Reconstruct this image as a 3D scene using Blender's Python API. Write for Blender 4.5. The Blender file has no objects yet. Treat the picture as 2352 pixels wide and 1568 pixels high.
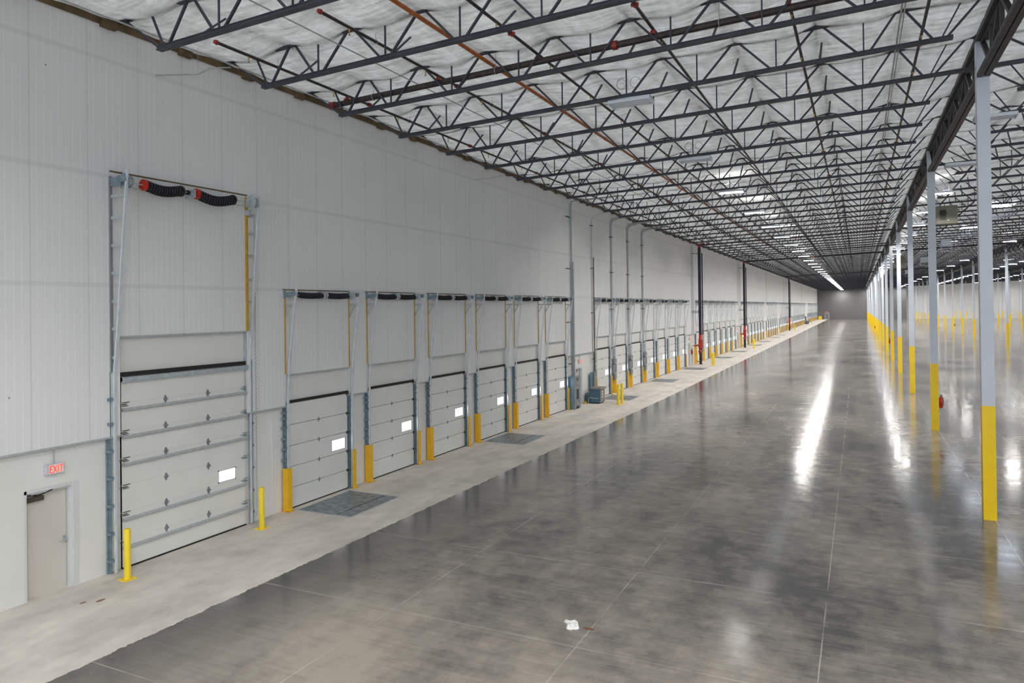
import bpy, math, random
from math import sin, cos, pi, radians, sqrt
from mathutils import Vector, Matrix
random.seed(7)
SC = bpy.context.scene
COL = SC.collection

# ------------------------------------------------------------------ camera
yaw, pitch, roll = -0.4513, 0.0067, -0.0124
F_PX, SHIFT_PX = 1642.34, 85.87
fwd = Vector((sin(yaw) * cos(pitch), cos(yaw) * cos(pitch), sin(pitch)))
rt = Vector((cos(yaw), -sin(yaw), 0)); up0 = rt.cross(fwd)
right = rt * cos(roll) + up0 * sin(roll); up = -rt * sin(roll) + up0 * cos(roll)
cam_d = bpy.data.cameras.new('camera'); cam = bpy.data.objects.new('camera', cam_d); COL.objects.link(cam)
cam.matrix_world = Matrix(((right.x, up.x, -fwd.x, 15.2073), (right.y, up.y, -fwd.y, 0), (right.z, up.z, -fwd.z, 5.8103), (0, 0, 0, 1)))
cam_d.sensor_width = 36; cam_d.lens = 36 * F_PX / 2352
cam_d.shift_y = -SHIFT_PX / 2352
cam_d.clip_start = .1; cam_d.clip_end = 800
SC.camera = cam

# ------------------------------------------------------------------ world, exposure
w = bpy.data.worlds.new('world'); SC.world = w; w.use_nodes = True
bg = w.node_tree.nodes['Background']
bg.inputs['Color'].default_value = (0.84, 0.93, 1.0, 1)
bg.inputs['Strength'].default_value = 1.36
LAMP = 1000.0            # emission of the fluorescent tubes
vs = SC.view_settings
vs.view_transform = 'Standard'; vs.look = 'None'; vs.gamma = 1; vs.use_curve_mapping = False
vs.exposure = 0.20
cy = SC.cycles
cy.max_bounces = 8; cy.diffuse_bounces = 5; cy.glossy_bounces = 3; cy.transmission_bounces = 2
cy.use_denoising = True
cy.use_light_tree = True
cy.sample_clamp_indirect = 4.0
cy.caustics_reflective = False; cy.caustics_refractive = False

# ------------------------------------------------------------------ materials
def nt(name):
    m = bpy.data.materials.new(name); m.use_nodes = True
    return m, m.node_tree, m.node_tree.nodes['Principled BSDF']
def node(t, typ, **kw):
    n = t.nodes.new(typ)
    for k, v in kw.items(): setattr(n, k, v)
    return n
def setin(n, **kw):
    for k, v in kw.items(): n.inputs[k].default_value = v
def noise(t, vec, scale, detail=3, rough=.5):
    n = node(t, 'ShaderNodeTexNoise'); setin(n, Scale=scale, Detail=detail, Roughness=rough)
    t.links.new(vec, n.inputs['Vector']); return n.outputs['Fac']
def coords(t, sx=1, sy=1, sz=1):
    c = node(t, 'ShaderNodeTexCoord'); m = node(t, 'ShaderNodeMapping'); m.inputs['Scale'].default_value = (sx, sy, sz)
    t.links.new(c.outputs['Object'], m.inputs['Vector']); return m.outputs['Vector']
def ramp(t, fac, a, b, p0=.3, p1=.7):
    r = node(t, 'ShaderNodeValToRGB'); e = r.color_ramp.elements
    e[0].position = p0; e[0].color = (*a, 1); e[1].position = p1; e[1].color = (*b, 1)
    t.links.new(fac, r.inputs['Fac']); return r.outputs['Color']
def math_(t, op, a, b=None, c=None):
    n = node(t, 'ShaderNodeMath', operation=op)
    for i, v in enumerate((a, b, c)):
        if v is None: continue
        if isinstance(v, (int, float)): n.inputs[i].default_value = v
        else: t.links.new(v, n.inputs[i])
    return n.outputs[0]
def mix(t, fac, a, b):
    n = node(t, 'ShaderNodeMix', data_type='RGBA')
    for key, v in (('Factor', fac), ('A', a), ('B', b)):
        s = [i for i in n.inputs if i.name == key and (i.type == 'RGBA' or key == 'Factor')][0]
        if isinstance(v, tuple): s.default_value = (*v, 1)
        elif isinstance(v, (int, float)): s.default_value = v
        else: t.links.new(v, s)
    return [o for o in n.outputs if o.type == 'RGBA'][0]
def paint(name, col, rough=.5, metal=0, var=.12, scale=3, bump=0):
    m, t, p = nt(name)
    v = coords(t); f = noise(t, v, scale, 4)
    lo = tuple(c * (1 - var) for c in col); hi = tuple(min(1, c * (1 + var)) for c in col)
    t.links.new(ramp(t, f, lo, hi), p.inputs['Base Color'])
    setin(p, Roughness=rough, Metallic=metal)
    if bump:
        b = node(t, 'ShaderNodeBump'); setin(b, Strength=bump, Distance=.01)
        t.links.new(noise(t, v, scale * 20, 2), b.inputs['Height']); t.links.new(b.outputs[0], p.inputs['Normal'])
    return m
def glow(name, col, s):
    m, t, p = nt(name); setin(p, **{'Base Color': (*col, 1), 'Emission Color': (*col, 1), 'Emission Strength': s}); return m

M = {}
M['joist'] = paint('dark_primer_steel', (.045, .050, .066), .5, .0, .3, 2)
M['girder'] = paint('dark_brown_primer_steel', (.045, .042, .042), .55, 0, .3, 2)
M['pipe'] = paint('black_sprinkler_pipe', (.045, .034, .032), .5, .1, .35, 8)
M['orange'] = paint('orange_pipe', (.42, .115, .02), .5, 0, .25, 6)
M['redpaint'] = paint('red_coupling', (.30, .03, .02), .4, 0, .2, 8)
M['brass'] = paint('brass_sprinkler_head', (.5, .33, .08), .35, .7, .1, 8)
M['galv'] = paint('galvanised_steel', (.46, .51, .54), .42, .2, .15, 9)
M['galv_blue'] = paint('blue_grey_zinc_bracket', (.22, .30, .34), .45, .35, .2, 9)
M['conduit'] = paint('grey_conduit', (.46, .49, .50), .4, .15, .1, 8)
M['rail'] = paint('bright_zinc_track', (.74, .80, .86), .25, .35, .1, 4)
M['spring'] = paint('black_coil_spring', (.03, .026, .034), .35, .3, .3, 20)
M['dark'] = paint('dark_rubber_seal', (.02, .016, .014), .7, 0, .2, 5)
M['ledger'] = paint('brown_timber_ledger', (.13, .085, .04), .8, 0, .4, 3)
M['yellow_wood'] = paint('yellow_mounting_angle', (.52, .32, .04), .6, 0, .15, 6)
M['door'] = paint('white_steel_door_panel', (.76, .76, .735), .45, 0, .03, 1)
M['mandoor'] = paint('cream_painted_door', (.62, .59, .54), .45, 0, .03, 1)
M['frame'] = paint('grey_white_door_frame', (.66, .68, .69), .4, 0, .03, 1)
M['wall'] = paint('painted_concrete_wall', (.76, .755, .735), .75, 0, .04, .8, .1)
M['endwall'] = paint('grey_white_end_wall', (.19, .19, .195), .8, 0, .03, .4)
M['farwhite'] = paint('bright_white_far_wall', (.86, .855, .84), .75, 0, .03, .4)
M['yellow'] = paint('safety_yellow_bollard', (.92, .68, .03), .38, 0, .05, 4)
M['amber'] = paint('amber_yellow_guard', (.88, .50, .02), .4, 0, .08, 5)
M['colyellow'] = paint('yellow_column_paint', (1.0, .66, .01), .3, 0, .03, 3)
M['colwhite'] = paint('pale_blue_white_column_paint', (.61, .66, .74), .35, 0, .03, 2)
M['fixture'] = paint('pale_white_fixture_housing', (.78, .83, .90), .35, 0, .04, 3)
M['tube_off'] = paint('unlit_tube_lamp', (.80, .84, .92), .25, 0, .03, 3)
M['tube'] = glow('lit_tube_lamp', (1.0, .97, .93), LAMP)
M['uplit'] = glow('added_uplight_glow', (1.0, .97, .93), LAMP * .028)  # added upward glow above the lit fixtures, brightens the ceiling
M['pane'] = glow('daylit_window_pane', (1, .98, 1), 3.2)
M['skylight'] = glow('daylit_skylight_pane', (.80, .88, 1.0), 12)
M['winframe'] = paint('white_window_frame', (.72, .72, .78), .4, 0, .03, 3)
M['panelblue'] = paint('blue_grey_electrical_enclosure', (.16, .28, .37), .35, .1, .1, 2)
M['panelgrey'] = paint('grey_enclosure_front', (.24, .25, .27), .4, .1, .1, 3)
M['slate'] = paint('slate_blue_transformer', (.08, .16, .21), .45, .1, .15, 3)
M['taupe'] = paint('taupe_transformer_face', (.26, .24, .21), .5, 0, .1, 3)
M['label'] = paint('white_label', (.8, .8, .8), .5, 0, .02, 3)
M['plate'] = paint('steel_leveler_plate', (.22, .255, .28), .42, .3, .4, 5, .3)
M['red'] = paint('red_valve_enamel', (.50, .025, .01), .3, 0, .2, 6)
M['riser'] = paint('near_black_riser_pipe', (.022, .018, .035), .35, .1, .3, 6)
M['exitred'] = glow('lit_red_exit_letters', (1.0, .06, .03), 1.1)
M['exitbox'] = paint('pale_exit_sign_housing', (.60, .58, .68), .4, 0, .03, 3)
M['olive'] = paint('olive_grey_heater_casing', (.16, .16, .12), .5, .1, .15, 3)
M['paleblue'] = paint('pale_blue_ventilation_casing', (.38, .50, .60), .4, .1, .1, 3)
M['paper'] = paint('crumpled_white_paper', (.85, .84, .82), .7, 0, .05, 20)
M['brown'] = paint('dark_brown_closer', (.10, .08, .06), .4, .3, .2, 5)

# ribbed insulated liner
m, t, p = nt('ribbed_white_liner_panel'); M['liner'] = m
v = coords(t); sep = node(t, 'ShaderNodeSeparateXYZ'); t.links.new(v, sep.inputs[0])
fr = math_(t, 'FRACT', math_(t, 'MULTIPLY', sep.outputs['Y'], 1 / .1525))
rib = math_(t, 'LESS_THAN', math_(t, 'ABSOLUTE', math_(t, 'SUBTRACT', fr, .5)), .07)
base = ramp(t, noise(t, v, .35, 4), (.74, .745, .755), (.80, .805, .81))
base = mix(t, math_(t, 'MULTIPLY', rib, .45), base, (.88, .89, .89))
fr2 = math_(t, 'FRACT', math_(t, 'MULTIPLY', math_(t, 'ADD', sep.outputs['Y'], 1.0), 1 / 1.22))
sm = math_(t, 'LESS_THAN', fr2, .03)
base = mix(t, math_(t, 'MULTIPLY', sm, .25), base, (.36, .37, .39))
zz = None
for z0 in (6.45, 8.9, 11.5):
    d = math_(t, 'LESS_THAN', math_(t, 'ABSOLUTE', math_(t, 'SUBTRACT', sep.outputs['Z'], z0)), .05)
    zz = d if zz is None else math_(t, 'MAXIMUM', zz, d)
base = mix(t, math_(t, 'MULTIPLY', zz, .16), base, (.33, .34, .36))
vor = node(t, 'ShaderNodeTexVoronoi'); setin(vor, Scale=1.1); t.links.new(v, vor.inputs['Vector'])
dot = math_(t, 'LESS_THAN', vor.outputs['Distance'], .022)
base = mix(t, math_(t, 'MULTIPLY', dot, .8), base, (.15, .13, .10))
t.links.new(base, p.inputs['Base Color']); setin(p, Roughness=.62)
b = node(t, 'ShaderNodeBump'); setin(b, Strength=.5, Distance=.01); t.links.new(rib, b.inputs['Height'])
b2 = node(t, 'ShaderNodeBump'); setin(b2, Strength=.25, Distance=.03); t.links.new(noise(t, coords(t, 1, 2.5, .6), 1.6, 4), b2.inputs['Height'])
t.links.new(b.outputs[0], b2.inputs['Normal']); t.links.new(b2.outputs[0], p.inputs['Normal'])

# white faced roof insulation
m, t, p = nt('white_faced_roof_insulation'); M['insul'] = m
v = coords(t)
t.links.new(ramp(t, noise(t, v, 1.2, 4), (.66, .65, .62), (.80, .79, .76)), p.inputs['Base Color']); setin(p, Roughness=.55)
n1 = noise(t, coords(t, .55, 3.2, 1), 2.2, 5, .6); n2 = noise(t, coords(t, 2.6, .5, 1), 1.7, 4, .55)
b = node(t, 'ShaderNodeBump'); setin(b, Strength=1.0, Distance=.25); t.links.new(math_(t, 'ADD', math_(t, 'MULTIPLY', n1, .75), math_(t, 'MULTIPLY', n2, .5)), b.inputs['Height'])
t.links.new(b.outputs[0], p.inputs['Normal'])
tl = node(t, 'ShaderNodeBsdfTranslucent')  # translucency added so sky light brightens the ceiling and hall
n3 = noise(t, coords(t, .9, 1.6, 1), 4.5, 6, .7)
crease_shade = math_(t, 'ADD', math_(t, 'MULTIPLY', n1, .45), math_(t, 'ADD', math_(t, 'MULTIPLY', n2, .25), math_(t, 'MULTIPLY', n3, .30)))
t.links.new(ramp(t, crease_shade, (.40, .385, .365), (1.0, .97, .93), .38, .60), tl.inputs['Color'])  # wrinkle shading painted by noise into the translucent colour
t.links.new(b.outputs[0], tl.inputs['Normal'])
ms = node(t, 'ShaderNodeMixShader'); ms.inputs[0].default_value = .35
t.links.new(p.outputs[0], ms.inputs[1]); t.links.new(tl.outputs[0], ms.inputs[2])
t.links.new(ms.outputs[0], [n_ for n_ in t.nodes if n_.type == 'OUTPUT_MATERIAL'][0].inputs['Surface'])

# polished concrete floor with the pale rough strip along the docks
m, t, p = nt('polished_concrete_floor'); M['floor'] = m
v = coords(t); sep = node(t, 'ShaderNodeSeparateXYZ'); t.links.new(v, sep.inputs[0]); X, Y = sep.outputs['X'], sep.outputs['Y']
wob = math_(t, 'MULTIPLY', math_(t, 'SUBTRACT', noise(t, v, 3.0, 5, .7), .5), .24)
xe = math_(t, 'ADD', X, wob)
edge = math_(t, 'MULTIPLY_ADD', Y, .012, 3.50); edge = math_(t, 'MINIMUM', edge, 4.05)
strip = math_(t, 'LESS_THAN', xe, edge)
soft = node(t, 'ShaderNodeMapRange'); setin(soft, **{'From Min': 0, 'From Max': 2.6, 'To Min': 1, 'To Max': 0}); t.links.new(math_(t, 'SUBTRACT', xe, edge), soft.inputs['Value'])
big = noise(t, coords(t, .35, .16, 1), .9, 5, .6)
mott = noise(t, v, 1.7, 6, .65)
streak = noise(t, coords(t, .25, 6, 1), 2.0, 4, .6)
streak2 = noise(t, coords(t, .12, 2.2, 1), 1.0, 3, .6)
tone = math_(t, 'ADD', math_(t, 'MULTIPLY', big, .55), math_(t, 'ADD', math_(t, 'MULTIPLY', mott, .31), math_(t, 'MULTIPLY', streak, .14)))
wy = node(t, 'ShaderNodeMapRange'); setin(wy, **{'From Min': 15.5, 'From Max': 11.5, 'To Min': 0, 'To Max': .085}); t.links.new(math_(t, 'ADD', Y, math_(t, 'MULTIPLY', big, 4.0)), wy.inputs['Value'])
wx = node(t, 'ShaderNodeMapRange'); setin(wx, **{'From Min': 9.0, 'From Max': 15.0, 'To Min': .0, 'To Max': -.05}); t.links.new(X, wx.inputs['Value'])
tone = math_(t, 'ADD', tone, math_(t, 'ADD', wy.outputs[0], wx.outputs[0]))
dark = ramp(t, tone, (.088, .085, .086), (.42, .37, .315), .38, .64)
dark = mix(t, math_(t, 'MULTIPLY', soft.outputs[0], math_(t, 'MULTIPLY', mott, 1.35)), dark, (.062, .062, .068))
patch = node(t, 'ShaderNodeMapRange'); setin(patch, **{'From Min': .62, 'From Max': .80}); t.links.new(noise(t, coords(t, .5, .9, 1), 1.3, 6, .7), patch.inputs['Value'])
dark = mix(t, math_(t, 'MULTIPLY', patch.outputs[0], .35), dark, (.50, .49, .48))
vor = node(t, 'ShaderNodeTexVoronoi'); setin(vor, Scale=2.3); t.links.new(v, vor.inputs['Vector'])
speck = math_(t, 'LESS_THAN', vor.outputs['Distance'], .03)
dark = mix(t, math_(t, 'MULTIPLY', speck, .35), dark, (.62, .60, .56))
# scratches running down the aisle
sc_ = noise(t, coords(t, 5.5, .05, 1), 2.4, 5, .7)
scm = math_(t, 'MULTIPLY', math_(t, 'GREATER_THAN', sc_, .70), .12)
dark = mix(t, scm, dark, (.55, .53, .50))
lj = None
for x0 in (6.97, 10.76, 14.56, 18.42, 20.72, 25.6, 33.0, 40.3, 47.7):
    d = math_(t, 'LESS_THAN', math_(t, 'ABSOLUTE', math_(t, 'SUBTRACT', math_(t, 'ADD', X, math_(t, 'MULTIPLY', wob, .12)), x0)), .011)
    lj = d if lj is None else math_(t, 'MAXIMUM', lj, d)
fy = math_(t, 'FRACT', math_(t, 'MULTIPLY', math_(t, 'ADD', math_(t, 'SUBTRACT', Y, 22.94), 400 * 3.81 + 1.905 + .0), 1 / 3.81))
ly = math_(t, 'LESS_THAN', math_(t, 'ABSOLUTE', math_(t, 'SUBTRACT', fy, .5)), .0032)
lj = math_(t, 'MAXIMUM', lj, ly)
jn = node(t, 'ShaderNodeMapRange'); setin(jn, **{'From Min': .38, 'From Max': .6, 'To Min': .0, 'To Max': .5}); t.links.new(noise(t, v, .8, 4), jn.inputs['Value'])
dark = mix(t, math_(t, 'MULTIPLY', lj, jn.outputs[0]), dark, (.66, .62, .54))
pale = ramp(t, math_(t, 'ADD', math_(t, 'MULTIPLY', noise(t, coords(t, .8, .35, 1), 1.1, 6, .65), .7), math_(t, 'MULTIPLY', mott, .3)), (.52, .48, .44), (.80, .75, .68), .35, .64)
col = mix(t, strip, dark, pale)
# rust stains
for (rx, ry, ra, rb) in ((10.72, 12.27, .11, .045), (1.28, 9.42, .05, .10), (1.06, 9.20, .04, .07)):
    dx = math_(t, 'DIVIDE', math_(t, 'SUBTRACT', X, rx), ra); dy = math_(t, 'DIVIDE', math_(t, 'SUBTRACT', Y, ry), rb)
    q = math_(t, 'ADD', math_(t, 'MULTIPLY', dx, dx), math_(t, 'MULTIPLY', dy, dy))
    q = math_(t, 'LESS_THAN', math_(t, 'ADD', q, math_(t, 'MULTIPLY', wob, 2)), 1.0)
    col = mix(t, math_(t, 'MULTIPLY', q, .85), col, (.20, .07, .01))
t.links.new(col, p.inputs['Base Color'])
r1 = node(t, 'ShaderNodeMapRange'); setin(r1, **{'From Min': .3, 'From Max': .7, 'To Min': .075, 'To Max': .19}); t.links.new(math_(t, 'ADD', math_(t, 'MULTIPLY', streak2, .55), math_(t, 'MULTIPLY', mott, .45)), r1.inputs['Value'])
rr = math_(t, 'MAXIMUM', r1.outputs[0], math_(t, 'MULTIPLY', strip, .62))
t.links.new(rr, p.inputs['Roughness'])
t.links.new(math_(t, 'SUBTRACT', .36, math_(t, 'MULTIPLY', strip, .18)), p.inputs['Specular IOR Level'])
b = node(t, 'ShaderNodeBump'); setin(b, Strength=.02, Distance=.02)
t.links.new(math_(t, 'ADD', math_(t, 'MULTIPLY', streak2, .8), math_(t, 'MULTIPLY', noise(t, coords(t, .5, 1.2, 1), 1.5, 2), .8)), b.inputs['Height'])
t.links.new(b.outputs[0], p.inputs['Normal'])

# ------------------------------------------------------------------ mesh helpers
class MB:
    def __init__(s): s.v = []; s.f = []; s.mi = []; s.sm = []
    def add(s, vs, fs, mi=0, smooth=False):
        o = len(s.v); s.v += [tuple(q) for q in vs]; s.f += [tuple(i + o for i in f) for f in fs]; s.mi += [mi] * len(fs); s.sm += [smooth] * len(fs); return s
    def box(s, x0, y0, z0, x1, y1, z1, mi=0):
        return s.add([(x0, y0, z0), (x1, y0, z0), (x1, y1, z0), (x0, y1, z0), (x0, y0, z1), (x1, y0, z1), (x1, y1, z1), (x0, y1, z1)],
                     [(0, 3, 2, 1), (4, 5, 6, 7), (0, 1, 5, 4), (1, 2, 6, 5), (2, 3, 7, 6), (3, 0, 4, 7)], mi)
    def bar(s, a, b, wd, ht=None, mi=0):
        a, b = Vector(a), Vector(b); ht = ht or wd; d = (b - a).normalized()
        u = Vector((0, 0, 1)) if abs(d.z) < .95 else Vector((0, 1, 0))
        sd = d.cross(u).normalized() * wd / 2; u = sd.cross(d).normalized() * ht / 2
        vs_ = [q + i * sd + j * u for q in (a, b) for i, j in ((-1, -1), (1, -1), (1, 1), (-1, 1))]
        return s.add(vs_, [(0, 1, 2, 3), (7, 6, 5, 4), (0, 4, 5, 1), (1, 5, 6, 2), (2, 6, 7, 3), (3, 7, 4, 0)], mi)
    def tube(s, pts, r, n=10, mi=0, caps=True):
        pts = [Vector(q) for q in pts]; rs = r if isinstance(r, (list, tuple)) else [r] * len(pts)
        rings = []; pu = None
        for i, q in enumerate(pts):
            d = (pts[min(i + 1, len(pts) - 1)] - pts[max(i - 1, 0)]).normalized()
            if pu is None: pu = Vector((0, 0, 1)) if abs(d.z) < .9 else Vector((0, 1, 0))
            sd = d.cross(pu).normalized(); u = sd.cross(d).normalized(); pu = u
            rings.append([q + rs[i] * (cos(2 * pi * k / n) * sd + sin(2 * pi * k / n) * u) for k in range(n)])
        vs_ = [q for g in rings for q in g]; fs = []
        for i in range(len(pts) - 1):
            for k in range(n): k2 = (k + 1) % n; fs.append((i * n + k, i * n + k2, (i + 1) * n + k2, (i + 1) * n + k))
        s.add(vs_, fs, mi, True)
        if caps: s.add(rings[0], [tuple(range(n))], mi); s.add(rings[-1], [tuple(reversed(range(n)))], mi)
        return s
    def prism(s, prof, axis, a, b, mi=0):     # closed profile swept along an axis
        n = len(prof)
        def P(q, w_): return {'x': (w_, q[0], q[1]), 'y': (q[0], w_, q[1]), 'z': (q[0], q[1], w_)}[axis]
        vs_ = [P(q, a) for q in prof] + [P(q, b) for q in prof]
        fs = [(i, (i + 1) % n, (i + 1) % n + n, i + n) for i in range(n)] + [tuple(reversed(range(n))), tuple(range(n, 2 * n))]
        return s.add(vs_, fs, mi)
    def mesh(s, name, mats):
        me = bpy.data.meshes.new(name); me.from_pydata(s.v, [], s.f)
        for m_ in (mats if isinstance(mats, (list, tuple)) else [mats]): me.materials.append(m_)
        me.polygons.foreach_set('material_index', s.mi); me.polygons.foreach_set('use_smooth', s.sm)
        me.update(); return me
    def build(s, name, mats, parent=None, loc=None):
        o = bpy.data.objects.new(name, s.mesh(name, mats)); COL.objects.link(o)
        if parent: o.parent = parent
        if loc: o.location = loc
        return o
def inst(name, me, parent=None, loc=(0, 0, 0)):
    o = bpy.data.objects.new(name, me); COL.objects.link(o); o.location = loc
    if parent: o.parent = parent
    return o
def tag(o, label=None, cat=None, group=None, kind=None):
    if label: o['label'] = label
    if cat: o['category'] = cat
    if group: o['group'] = group
    if kind: o['kind'] = kind
    return o
def empty(name, loc=(0, 0, 0)):
    o = bpy.data.objects.new(name, None); COL.objects.link(o); o.location = loc; o.empty_display_size = .2; return o
def copy_tree(o, parent=None):
    c = o.copy(); COL.objects.link(c); c.parent = parent
    for ch in list(o.children): copy_tree(ch, c)
    return c
ORD = ['first', 'second', 'third', 'fourth', 'fifth', 'sixth', 'seventh', 'eighth', 'ninth', 'tenth', 'eleventh', 'twelfth', 'thirteenth', 'fourteenth', 'fifteenth',
       'sixteenth', 'seventeenth', 'eighteenth', 'nineteenth', 'twentieth']
TENS = {2: 'twenty', 3: 'thirty', 4: 'forty', 5: 'fifty', 6: 'sixty', 7: 'seventy', 8: 'eighty', 9: 'ninety'}
def ordw(i):        # 0-based
    n = i + 1
    if n <= 20: return ORD[n - 1]
    if n >= 100: return 'hundred and ' + ordw(n - 101) if n > 100 else 'hundredth'
    if n % 10 == 0: return TENS[n // 10][:-1] + 'ieth'
    return TENS[n // 10] + '-' + ORD[n % 10 - 1]

Y0, BAY, JS, SL = 22.94, 15.24, 3.048, .034
CX = [18.3, 33.0, 47.7, 62.4, 77.1]          # column rows
YE, XE, YN = 316.0, 92.0, -9.0               # far wall, far side, near edge
def zbot(x): return 11.56 + SL * (x - 1.46)  # underside of the joists
def ztop(x): return 12.42 + SL * (x - 1.46)  # insulation underside

# ------------------------------------------------------------------ setting
fl = MB(); fl.add([(-.4, YN, 0), (XE, YN, 0), (XE, YE + 6, 0), (-.4, YE + 6, 0)], [(0, 1, 2, 3)]); fl.box(-.4, YN, -.3, XE, YE + 6, -.02)
tag(fl.build('floor', M['floor']), kind='structure')

G_START = [(15.83, 6), (43.10, 7), (74.30, 7), (105.75, 7), (137.1, 5), (160.8, 8), (194.4, 8), (228.0, 3), (253.5, 8), (285.5, 7)]
PITCH = 3.862
docks = [(g, i, y0 + i * PITCH) for g, (y0, n) in enumerate(G_START) for i in range(n)]
MAND = [(8.69, 9.73), (39.95, 41.0), (71.1, 72.1), (102.6, 103.6), (133.9, 134.9), (157.6, 158.6)]
# lower painted wall with the openings of the hinged doors
wl = MB(); y = YN
for a, b_ in MAND:
    wl.box(-.36, y, 0, 0, a, 3.2); wl.box(-.36, a, 2.24, 0, b_, 3.2); wl.box(-.36, a, 0, -.2, b_, 2.24); y = b_
wl.box(-.36, y, 0, 0, YE, 3.2); wl.box(-.36, YN, 3.2, 0, YE, 13.2)
for yj in (15.45, 39.62, 72.35, 103.9, 135.3):
    wl.box(0, yj, 0, .012, yj + .05, 3.04)
tag(wl.build('wall_left', M['wall']), kind='structure')
# insulated liner above, notched around the doors
ln = MB(); y = YN
notch = [(10.72, 14.47, 5.30)] + [(d[2] + .12, d[2] + 2.98, 3.97) for d in docks]
for a, b_, h in notch:
    if a > y: ln.box(.001, y, 3.06, .11, a, 12.75)
    ln.box(.001, a, h, .11, b_, 12.75); y = b_
ln.box(.001, y, 3.06, .11, YE - .01, 12.75)
tag(ln.build('wall_left_liner', M['liner']), kind='structure')
tr = MB(); y = YN
for a, b_, h in notch:
    if a > y: tr.box(.0, y, 3.02, .125, a, 3.062)
    tr.box(.0, a, h - .04, .125, b_, h + .002)
    y = b_
tr.box(0, y, 3.02, .125, YE - .01, 3.062)
tag(tr.build('trim_1', M['conduit']), kind='structure')
lg = MB(); lg.box(.0, YN, 12.26, .16, YE - .01, 12.62)
for k in range(150):
    yy = 4.2 + k * JS / 2 * 1.333
    if yy < YE: lg.box(.02, yy, 12.20, .24, yy + .35, 12.36)
tag(lg.build('trim_2', M['ledger']), kind='structure')
ew = MB(); ew.box(-.4, YE, -.1, 31.9, YE + .4, 15); ew.box(31.5, YE + .4, -.1, 31.9, YE + 6, 15)
tag(ew.build('wall_far', M['endwall']), kind='structure')
ew = MB(); ew.box(31.9, YE + 5.6, -.1, XE + .3, YE + 6, 17)
tag(ew.build('wall_far_setback', M['farwhite']), kind='structure')
ew = MB(); ew.box(XE, YN, -.1, XE + .3, YE + 6, 17)
tag(ew.build('wall_right', M['wall']), kind='structure')

# ceiling : quilted insulation pinned at the purlins
def sagz(x, y):
    u = (x - .3) / 2.0; v_ = (y - Y0) / JS
    a = abs(sin(pi * u)); b_ = abs(sin(pi * v_)); h = sin(x * 12.9898 + int(v_) * 78.233)
    s = .16 * a ** .8 * (.55 + .45 * (1 - b_) ** 2) + .07 * b_ + .03 * sin(x * 3.1 + y * 1.7) * a + .02 * sin(y * 5 + x * 2.2)
    return ztop(x) + .10 - s
me_b = MB()
def grid(xs, ys):
    nx, ny = len(xs), len(ys)
    me_b.add([(x, y, sagz(x, y)) for y in ys for x in xs], [(j * nx + i, (j + 1) * nx + i, (j + 1) * nx + i + 1, j * nx + i + 1) for j in range(ny - 1) for i in range(nx - 1)], 0, True)
def lin(a, b_, n): return [a + (b_ - a) * i / n for i in range(n + 1)]
YA = Y0 + JS * 14
grid(lin(0, 36.3, 165), lin(YN, YA, 340))
grid(lin(0, 36.3, 110), lin(YA, YE + 6, 380))
grid(lin(36.3, XE, 84), lin(YN, YE + 6, 220))
me_b.box(-.4, YN, 12.62, .2, YE + 6, 13.4)
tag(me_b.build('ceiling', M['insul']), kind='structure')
pu = MB()
for k in range(45):
    x_ = .3 + 2.0 * k
    if x_ > .5: pu.box(x_ - .05, YN, ztop(x_) + .13, x_ + .05, YE + 5, ztop(x_) + .30)
tag(pu.build('ceiling_purlins', M['ledger']), kind='structure')
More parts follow.
